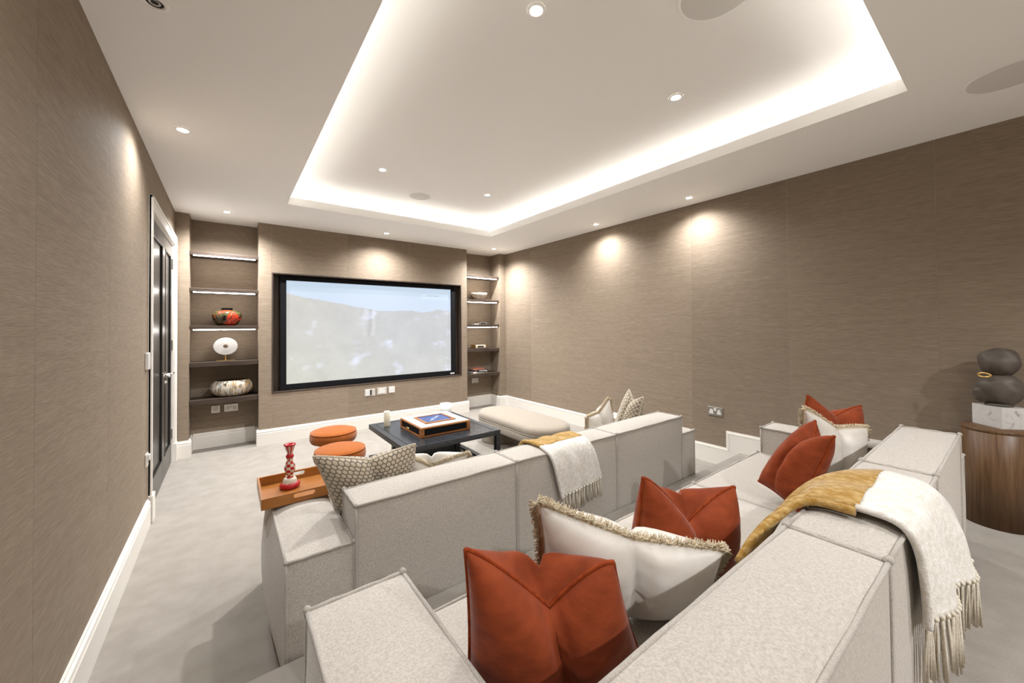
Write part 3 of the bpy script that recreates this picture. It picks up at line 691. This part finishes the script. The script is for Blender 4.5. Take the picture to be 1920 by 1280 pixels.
throw('mustard and ivory throw bunched over the rear sofa back',
    [(1.13,.450,.715),(1.27,.432,.790),(1.37,.385,.838),(1.375,.28,.848),(1.375,.195,.835),(1.39,.168,.75),(1.40,.160,.60)],
    [(1.33,.475,.700),(1.54,.452,.790),(1.70,.400,.838),(1.80,.29,.848),(1.83,.195,.830),(1.95,.150,.72),(2.06,.125,.54)],.50,(.030,2.2,2.2,.35),.15,26,11,layer2=.024)

# ================================================================== COFFEE TABLE AND WHAT STANDS ON IT
tx0,tx1,ty0,ty1,tz=1.115,2.03,2.915,3.88,.402
ct=thing('coffee_table','low square black oak coffee table with an open lower shelf','table',((tx0+tx1)/2,(ty0+ty1)/2,0))
fw=.055
build('tabletop',MB().box(tx0+fw+.004,tx1-fw-.004,ty0,ty1-fw-.004,tz-.030,tz-.001,bev=.001),M['black_oak'],ct)
for a in ((tx0,tx0+fw,ty0,ty1),(tx1-fw,tx1,ty0,ty1),(tx0+fw,tx1-fw,ty1-fw,ty1)): build('rail',MB().box(*a,tz-.045,tz,bev=.0015),M['black_oak_x'],ct)
build('rail',MB().box(tx0+fw,tx1-fw,ty0-.0,ty0+.03,tz-.045,tz-.0305,bev=.001),M['black_oak_x'],ct)
lw=.045
for x,y in ((tx1-lw,ty0),(tx0,ty0),(1.34,ty1-lw),(1.79,3.33)): build('leg',MB().box(x,x+lw,y,y+lw,0,tz-.046,bev=.0015),M['black_oak_x'],ct)
build('leg',MB().box(tx1-lw,tx1,ty1-lw,ty1,0,tz-.046,bev=.0015),M['black_oak_x'],ct)
ls=build('lower_shelf',MB().box(tx0,tx1-.02,ty0+.06,ty1,.055,.085,bev=.0015),M['black_oak'],ct)
build('shelf_rail',MB().box(tx1-.07,tx1-.02,ty0+.06,ty1,.086,.097,bev=.001),M['black_oak_x'],ls); build('shelf_rail',MB().box(tx0,tx1-.07,ty1-.05,ty1,.086,.097,bev=.001),M['black_oak_x'],ls)
build('centre_panel',MB().box(1.36,1.79,3.345,3.365,.087,tz-.047),M['black_oak'],ct)
# games box
gx0,gx1,gy0,gy1,gz=1.325,1.815,3.10,3.585,tz+.001
gb=thing('games_box','cognac wooden games box with white lid and framed blue centre','box',((gx0+gx1)/2,(gy0+gy1)/2,gz))
build('tray_base',MB().box(gx0,gx1,gy0,gy1,gz,gz+.014,bev=.002),M['cognac'],gb)
build('drawer_core',MB().box(gx0+.012,gx1-.012,gy0+.012,gy1-.012,gz+.014,gz+.072),M['frame'],gb)
for x in(gx0,gx1-.035):
    for y in (gy0,gy1-.035): build('corner_post',MB().box(x,x+.035,y,y+.035,gz+.014,gz+.075,bev=.002),M['cognac'],gb)
build('lid_rim',MB().box(gx0,gx1,gy0,gy1,gz+.072,gz+.084,bev=.002),M['cognac'],gb)
build('lid_panel',MB().box(gx0+.012,gx1-.012,gy0+.012,gy1-.012,gz+.084,gz+.089,bev=.001),M['leather_w'],gb)
ix0,ix1,iy0,iy1=1.415,1.715,3.195,3.485; zt_=gz+.089
for a in ((ix0,ix1,iy0,iy0+.022),(ix0,ix1,iy1-.022,iy1),(ix0,ix0+.022,iy0+.022,iy1-.022),(ix1-.022,ix1,iy0+.022,iy1-.022)): build('inner_frame',MB().box(*a,zt_,zt_+.010,bev=.002),M['cognac'],gb)
bp=build('blue_panel',MB().box(ix0+.022,ix1-.022,iy0+.022,iy1-.022,zt_,zt_+.005),M['blue'],gb)
mb=MB(); rnd=random.Random(4)
for k in range(46):
    s=rnd.uniform(-.10,.10); q=rnd.uniform(-.022,.022)*(1-abs(s)/.13); x=1.565+s*.75+q*.7; y=3.34+s*.75-q*.7
    mb.box(x-.006,x+.006,y-.002,y+.002,zt_+.005,zt_+.0056)
build('silver_motif',mb,M['silver_ink'],bp)
build('drawer_pull',MB().tube([(gx0-.004,3.33,gz+.045),(gx0-.020,3.33,gz+.045),(gx0-.020,3.38,gz+.045),(gx0-.004,3.38,gz+.045)],.004,8),M['gold'],gb)
# candles
cd=thing('pillar_candle','slim ivory pillar candle on the coffee table corner','candle',(1.235,3.70,tz))
build('wax',MB().lathe([(0,tz+.001),(.028,tz+.001),(.029,tz+.005),(.029,tz+.140),(.026,tz+.145),(.010,tz+.142),(0,tz+.142)],(1.235,3.70),24),M['wax'],cd)
build('wick',MB().tube([(1.235,3.70,tz+.142),(1.236,3.70,tz+.152)],.0015,5),M['dark'],cd)
jr=thing('jar_candle','wide frosted glass candle jar at the back of the coffee table','candle',(1.90,3.77,tz))
build('glass',MB().lathe([(0,tz+.001),(.058,tz+.001),(.062,tz+.008),(.062,tz+.125),(.058,tz+.125),(.058,tz+.012),(0,tz+.010)],(1.90,3.77),32),M['frost'],jr)
build('wax',MB().lathe([(0,tz+.0125),(.0565,tz+.0125),(.0565,tz+.070),(0,tz+.068)],(1.90,3.77),28),M['wax'],jr)

# ================================================================== STOOLS AND BENCH
for x,y,r,l in ((.80,3.91,.205,'rust boucle stool, the farther of two by the coffee table'),(.725,3.305,.195,'rust boucle stool, the nearer of two, behind the honeycomb cushion')):
    s=thing('round_stool',l,'stool',(x,y,0),group='rust round stools')
    z0,z1=.285,.400; pr=[(0,z0),(r*.80,z0),(r*.93,z0+.012),(r*.985,z0+.032),(r,z0+.055),(r*.985,z1-.035),(r*.93,z1-.012),(r*.80,z1-.001),(r*.4,z1+.006),(0,z1+.007)]
    st=build('seat',MB().lathe(pr,(x,y),48),M['boucle'],s)
    build('seam',MB().tube([(x+(r*.955)*math.cos(a*PI/24),y+(r*.955)*math.sin(a*PI/24),z1-.0155) for a in range(48)],.004,6,closed=True),M['boucle'],st)
    build('pedestal',MB().lathe([(0,0),(.10,0),(.105,.01),(.10,.05),(.08,.16),(.095,z0),(0,z0)],(x+.02,y-.02),32),M['boucle'],s)
bn=thing('upholstered_bench','taupe upholstered bench with rounded ends and two barrel legs','bench',(2.60,3.34,0))
def stadium(cx,y0,y1,hw,n=14):
    P=[]
    for k in range(n+1): a=-PI*k/n; P.append((cx+hw*math.cos(a),y0+hw+hw*math.sin(a)))
    for k in range(n+1): a=PI-PI*k/n; P.append((cx+hw*math.cos(a),y1-hw+hw*math.sin(a)))
    return P
def padded(mb,cx,y0,y1,hw,prof):
    rows=[stadium(cx,y0+i,y1-i,hw-i) for i,z in prof]; n=len(rows[0])
    V=[(x,y,z) for row,(i,z) in zip(rows,prof) for x,y in row]
    F=[(r*n+k,r*n+(k+1)%n,(r+1)*n+(k+1)%n,(r+1)*n+k) for r in range(len(prof)-1) for k in range(n)]
    F=[f[::-1] for f in F]; F.append(tuple((len(prof)-1)*n+k for k in range(n))[::-1]); F.append(tuple(range(n)))
    mb.add(V,F,0,True)
bx,by0,by1,hw=2.605,2.69,4.00,.262
mb=MB(); padded(mb,bx,by0,by1,hw,[(.03,.200),(.006,.205),(0,.220),(0,.285),(.004,.290)]); se=build('seat_rail',mb,M['taupe'],bn)
mb=MB(); padded(mb,bx,by0,by1,hw,[(.004,.291),(0,.300),(0,.330),(.008,.350),(.03,.366),(.07,.374),(.14,.378),(.2,.379)]); se=build('seat',mb,M['taupe'],bn)
build('piping',MB().tube([(x,y,.2905) for x,y in stadium(bx,by0,by1,hw)],.005,6,closed=True),M['taupe'],se)
for y in (by0+.215,by1-.215): build('leg',MB().lathe([(0,0),(.20,0),(.205,.006),(.205,.204),(0,.204)],(bx,y),36),M['taupe'],bn)

# ================================================================== TRAY AND CANDLESTICK
r0x,r1x,r0y,r1y,rz=.120,.470,2.075,2.395,.531
tr=thing('serving_tray','tan wooden serving tray with slot handles on the sofa arm','tray',((r0x+r1x)/2,(r0y+r1y)/2,rz))
build('bottom',MB().box(r0x,r1x,r0y,r1y,rz,rz+.008,bev=.001),M['tray'],tr)
for x in (r0x,r1x-.010): build('end_wall',MB().box(x,x+.010,r0y,r1y,rz+.008,rz+.050,bev=.001),M['tray'],tr)
def slot_wall(y):
    bm=bmesh.new(); cx=(r0x+r1x)/2; za,zb=rz+.008,rz+.050; cz=(za+zb)/2+.004
    O=[(r0x+.010,za),(r1x-.010,za),(r1x-.010,zb),(r0x+.010,zb)]
    S=[]; hw_,hr=.036,.010
    for k in range(9): a=PI/2+PI*k/8; S.append((cx-hw_+hr*math.cos(a),cz+hr*math.sin(a)))
    for k in range(9): a=-PI/2+PI*k/8; S.append((cx+hw_+hr*math.cos(a),cz+hr*math.sin(a)))
    vo=[bm.verts.new((p[0],y,p[1])) for p in O]; vi=[bm.verts.new((p[0],y,p[1])) for p in S]
    es=[bm.edges.new((v[i],v[(i+1)%len(v)])) for v in (vo,vi) for i in range(len(v))]
    bmesh.ops.triangle_fill(bm,use_beauty=True,use_dissolve=False,edges=es)
    r=bmesh.ops.extrude_face_region(bm,geom=bm.faces[:]); bmesh.ops.translate(bm,verts=[v for v in r['geom'] if isinstance(v,bmesh.types.BMVert)],vec=(0,.010,0))
    bmesh.ops.recalc_face_normals(bm,faces=bm.faces[:]); bm.verts.index_update()
    m=MB(); m.add([v.co for v in bm.verts],[[v.index for v in f.verts] for f in bm.faces]); bm.free(); return m
for y in (r0y,r1y-.010): build('handle_wall',slot_wall(y),M['tray'],tr)
cs=thing('candlestick','glossy red and cream chequered candlestick on the tray','candlestick',(.256,2.275,rz+.008))
cx,cy,cz=.256,2.275,rz+.0085
build('foot',MB().lathe([(0,cz),(.042,cz),(.046,cz+.005),(.047,cz+.016),(.042,cz+.024),(.034,cz+.027)],(cx,cy),32,cap=False),M['red'],cs)
build('collar',MB().lathe([(.034,cz+.027),(.031,cz+.040),(.027,cz+.048),(.017,cz+.050)],(cx,cy),32,cap=False),M['white_glaze'],cs)
st=[(.017,cz+.050),(.013,cz+.056),(.016,cz+.066),(.0215,cz+.080),(.0255,cz+.094),(.0245,cz+.108),(.0195,cz+.122),(.0145,cz+.136),(.0125,cz+.144)]
build('stem',MB().lathe(st,(cx,cy),32,cap=False,pat=lambda i,k:0 if i<1 else ((i//1+k//4)%2)),[M['red'],M['white_glaze']],cs)
build('knop',MB().lathe([(.0125,cz+.144),(.015,cz+.146),(.015,cz+.150),(.017,cz+.152),(.019,cz+.160),(.0145,cz+.168),(.012,cz+.172)],(cx,cy),32,cap=False,pat=lambda i,k:1 if i<2 else 0),[M['red'],M['white_glaze']],cs)
build('cup',MB().lathe([(.012,cz+.172),(.0145,cz+.182),(.019,cz+.194),(.022,cz+.206),(.0225,cz+.212)],(cx,cy),32,cap=False,pat=lambda i,k:(k//2)%2),[M['red'],M['white_glaze']],cs)
build('drip_lip',MB().lathe([(.0225,cz+.212),(.028,cz+.216),(.0285,cz+.221),(.022,cz+.223),(.011,cz+.220),(.010,cz+.205),(0,cz+.205)],(cx,cy),32,cap=False),M['red'],cs)

# ================================================================== SHELF ORNAMENTS
def zs(k): return SHB[k]+.0505
z=zs(2); v=thing('lacquer_vase','squat dark lacquer vase with red and olive patches','vase',(-.012,5.465,z))
build('body',MB().lathe([(0,z),(.075,z),(.105,z+.025),(.135,z+.075),(.143,z+.115),(.130,z+.150),(.095,z+.172),(.058,z+.176)],(-.012,5.465),48,cap=False),M['vase'],v)
build('neck',MB().lathe([(.058,z+.176),(.052,z+.180),(.052,z+.197),(.057,z+.200),(.050,z+.200),(.046,z+.178),(0,z+.178)],(-.012,5.465),40,cap=False),M['frame'],v)
z=zs(3); d=thing('stone_disc','white stone ring disc on a slim brass stand','ornament',(-.025,5.465,z))
build('base_plate',MB().box(-.11,.06,5.44,5.49,z,z+.006,bev=.001),M['gold'],d); build('stem',MB().tube([(-.025,5.465,z+.006),(-.025,5.465,z+.075)],.006,10),M['gold'],d)
mb=MB(); zc=z+.163; R1,R2=.106,.022; n=48; th_=.014
ring=[(R2,-th_),(R1-.004,-th_),(R1,-th_+.004),(R1,th_-.004),(R1-.004,th_),(R2,th_),(R2,-th_)]
V=[];F=[]
for k in range(n):
    a=2*PI*k/n
    for r_,y_ in ring[:-1]: V.append((-.025+r_*math.cos(a)*1.06,5.465+y_,zc+r_*math.sin(a)*.94))
m_=len(ring)-1
for k in range(n):
    for q in range(m_): F.append((k*m_+q,k*m_+(q+1)%m_,((k+1)%n)*m_+(q+1)%m_,((k+1)%n)*m_+q))
mb.add(V,F); build('disc',mb,M['alab'],d)
z=zs(4); b=thing('glazed_bowl','wide drip-glazed bowl in cream, brown and ochre','bowl',(.035,5.465,z))
build('body',MB().lathe([(0,z),(.10,z),(.150,z+.018),(.195,z+.060),(.205,z+.105),(.190,z+.150),(.160,z+.182)],(.035,5.468),56,cap=False,sy=.60),M['bowlart'],b)
build('inside',MB().lathe([(.160,z+.182),(.152,z+.182),(.165,z+.12),(.12,z+.05),(0,z+.04)],(.035,5.468),56,cap=False,sy=.60),M['darkglaze'],b)
z=zs(1); b=thing('cream_bowl','fluted cream ceramic bowl on a right alcove shelf','bowl',(3.385,5.46,z))
pf=[(0,z),(.062,z),(.070,z+.006),(.105,z+.045),(.130,z+.085),(.138,z+.118),(.131,z+.118),(.122,z+.085),(.09,z+.04),(0,z+.018)]
mb=MB(); n=48
V=[];F=[]
for i,(r_,h_) in enumerate(pf):
    for k in range(n):
        a=2*PI*k/n; f=1+.035*abs(math.sin(a*6))*(1 if 1<i<7 else 0); V.append((3.385+r_*f*math.cos(a),5.46+r_*f*math.sin(a)*.9,h_))
for i in range(len(pf)-1):
    for k in range(n): F.append((i*n+k,i*n+(k+1)%n,(i+1)*n+(k+1)%n,(i+1)*n+k))
mb.add(V,F,0,True); build('body',mb,M['cbowl'],b)
def book(x0,x1,y0,y1,z0,h,cover,label,spine=None,rot=0):
    t=thing('book',label,'book',((x0+x1)/2,(y0+y1)/2,z0),group='books in the right alcove')
    build('cover_boards',MB().box(x0,x1,y0,y1,z0,z0+.004).box(x0,x1,y0,y1,z0+h-.004,z0+h).box(x0,x1,y0,y0+.004,z0+.004,z0+h-.004),cover,t)
    build('pages',MB().box(x0+.004,x1-.004,y0+.0045,y1-.004,z0+.0045,z0+h-.0045),M['pages'],t)
    if spine: 
        m=MB(); rnd=random.Random(int(x0*1000))
        x=x0+.05
        while x<x1-.03:
            w_=rnd.uniform(.008,.02); m.box(x,x+w_,y0-.0008,y0,z0+h*.3,z0+h*.7); x+=w_+.006
        build('spine_lettering',m,spine,t)
    t.rotation_euler.z=rot; return t
z=zs(4)
book(3.22,3.50,5.40,5.58,z,.026,M['whitec'],'pale large book at the bottom of the right alcove stack',M['greyc'],.06)
book(3.29,3.50,5.385,5.56,z+.0265,.030,M['blackc'],'black book with white lettering, middle of the stack',M['whitec'],-.04)
book(3.23,3.46,5.41,5.57,z+.057,.022,M['coral'],'coral book on top of the right alcove stack',None,.10)
z=zs(3)
t=thing('display_tray','thin black display tray on a right alcove shelf','tray',(3.37,5.45,z)); build('tray_board',MB().box(3.22,3.53,5.375,5.54,z,z+.008,bev=.002),M['blackc'],t)
t=thing('trinket_box','gilt-edged cream box lying on the black display tray','box',(3.37,5.46,z+.009))
build('body',MB().box(3.27,3.47,5.395,5.53,z+.009,z+.058,bev=.004),M['cbowl'],t); build('front_inlay',MB().box(3.31,3.43,5.392,5.395,z+.020,z+.045),M['darkglaze'],t)
for x in (3.265,3.468): build('end_cap',MB().box(x-.004,x+.010,5.39,5.535,z+.009,z+.061,bev=.002),M['gold'],t)
z=zs(2)
t=thing('small_box','small silver and black box on the middle right shelf','box',(3.43,5.44,z))
build('body',MB().box(3.36,3.50,5.40,5.50,z,z+.038,bev=.003),M['steel'],t); build('front_panel',MB().box(3.375,3.475,5.397,5.40,z+.008,z+.030),M['blackc'],t)
t=thing('card_stack','thin pale stack lying beside the small silver box','stack',(3.30,5.45,z)); build('sheets',MB().box(3.26,3.345,5.41,5.51,z,z+.010,bev=.001),M['pages'],t); build('top_sheet',MB().box(3.262,3.343,5.412,5.508,z+.0102,z+.0125),M['whitec'],t)

# ================================================================== DRUM TABLE, MARBLE BLOCK, SCULPTURE
dx,dy,dR=3.675,.105,.135; dz=PLAT; dt=.735
d=thing('drum_table','round walnut drum side table by the right wall','table',(dx,dy,dz))
build('drum',MB().lathe([(0,dz),(dR,dz),(dR,dt-.022),(dR-.004,dt-.020),(0,dt-.020)],(dx,dy),48),M['mahog'],d)
build('top_disc',MB().lathe([(0,dt-.0195),(dR-.003,dt-.0195),(dR,dt-.016),(dR,dt-.004),(dR-.003,dt),(0,dt)],(dx,dy),48),M['mahog'],d)
mz=dt+.0005; mk=[(3.735,.195),(3.620,.078),(3.715,-.018),(3.815,.095)]
mb=MB().prism(mk,2,mz,mz+.122); pl=thing('marble_plinth','white veined marble block on the drum table','plinth',(3.72,.09,mz)); build('block',mb,M['marble'],pl)
szb=mz+.1225; sp=thing('abstract_sculpture','smoky brown lobed sculpture with a gold ring on the marble block','sculpture',(3.72,.09,szb))
build('foot_disc',MB().lathe([(0,szb),(.055,szb),(.058,szb+.008),(.050,szb+.016),(0,szb+.016)],(3.72,.09),32),M['smoke'],sp)
def blob(cx,cy,cz,rx,ry,rz,seed,amp=.12):
    bm=bmesh.new(); bmesh.ops.create_icosphere(bm,subdivisions=4,radius=1)
    for v in bm.verts:
        k=1+amp*noise.noise(v.co*1.6+Vector((seed,0,0))); v.co=Vector((cx+v.co.x*rx*k,cy+v.co.y*ry*k,cz+v.co.z*rz*k))
    bm.verts.index_update(); m=MB(); m.add([v.co for v in bm.verts],[[v.index for v in f.verts] for f in bm.faces],0,True); bm.free(); return m
build('lower_lobe',blob(3.72,.085,szb+.098,.078,.095,.095,1),M['smoke'],sp)
build('side_lobe',blob(3.700,.150,szb+.070,.040,.042,.055,3),M['smoke'],sp)
build('upper_lobe',blob(3.72,.085,szb+.262,.070,.085,.088,2),M['smoke'],sp)
build('gold_ring',MB().tube([(3.650+.012*math.cos(a*PI/12),  .140+.024*math.cos(a*PI/12),szb+.185+.012*math.sin(a*PI/12)) for a in range(24)],.005,8,closed=True),M['gold'],sp)
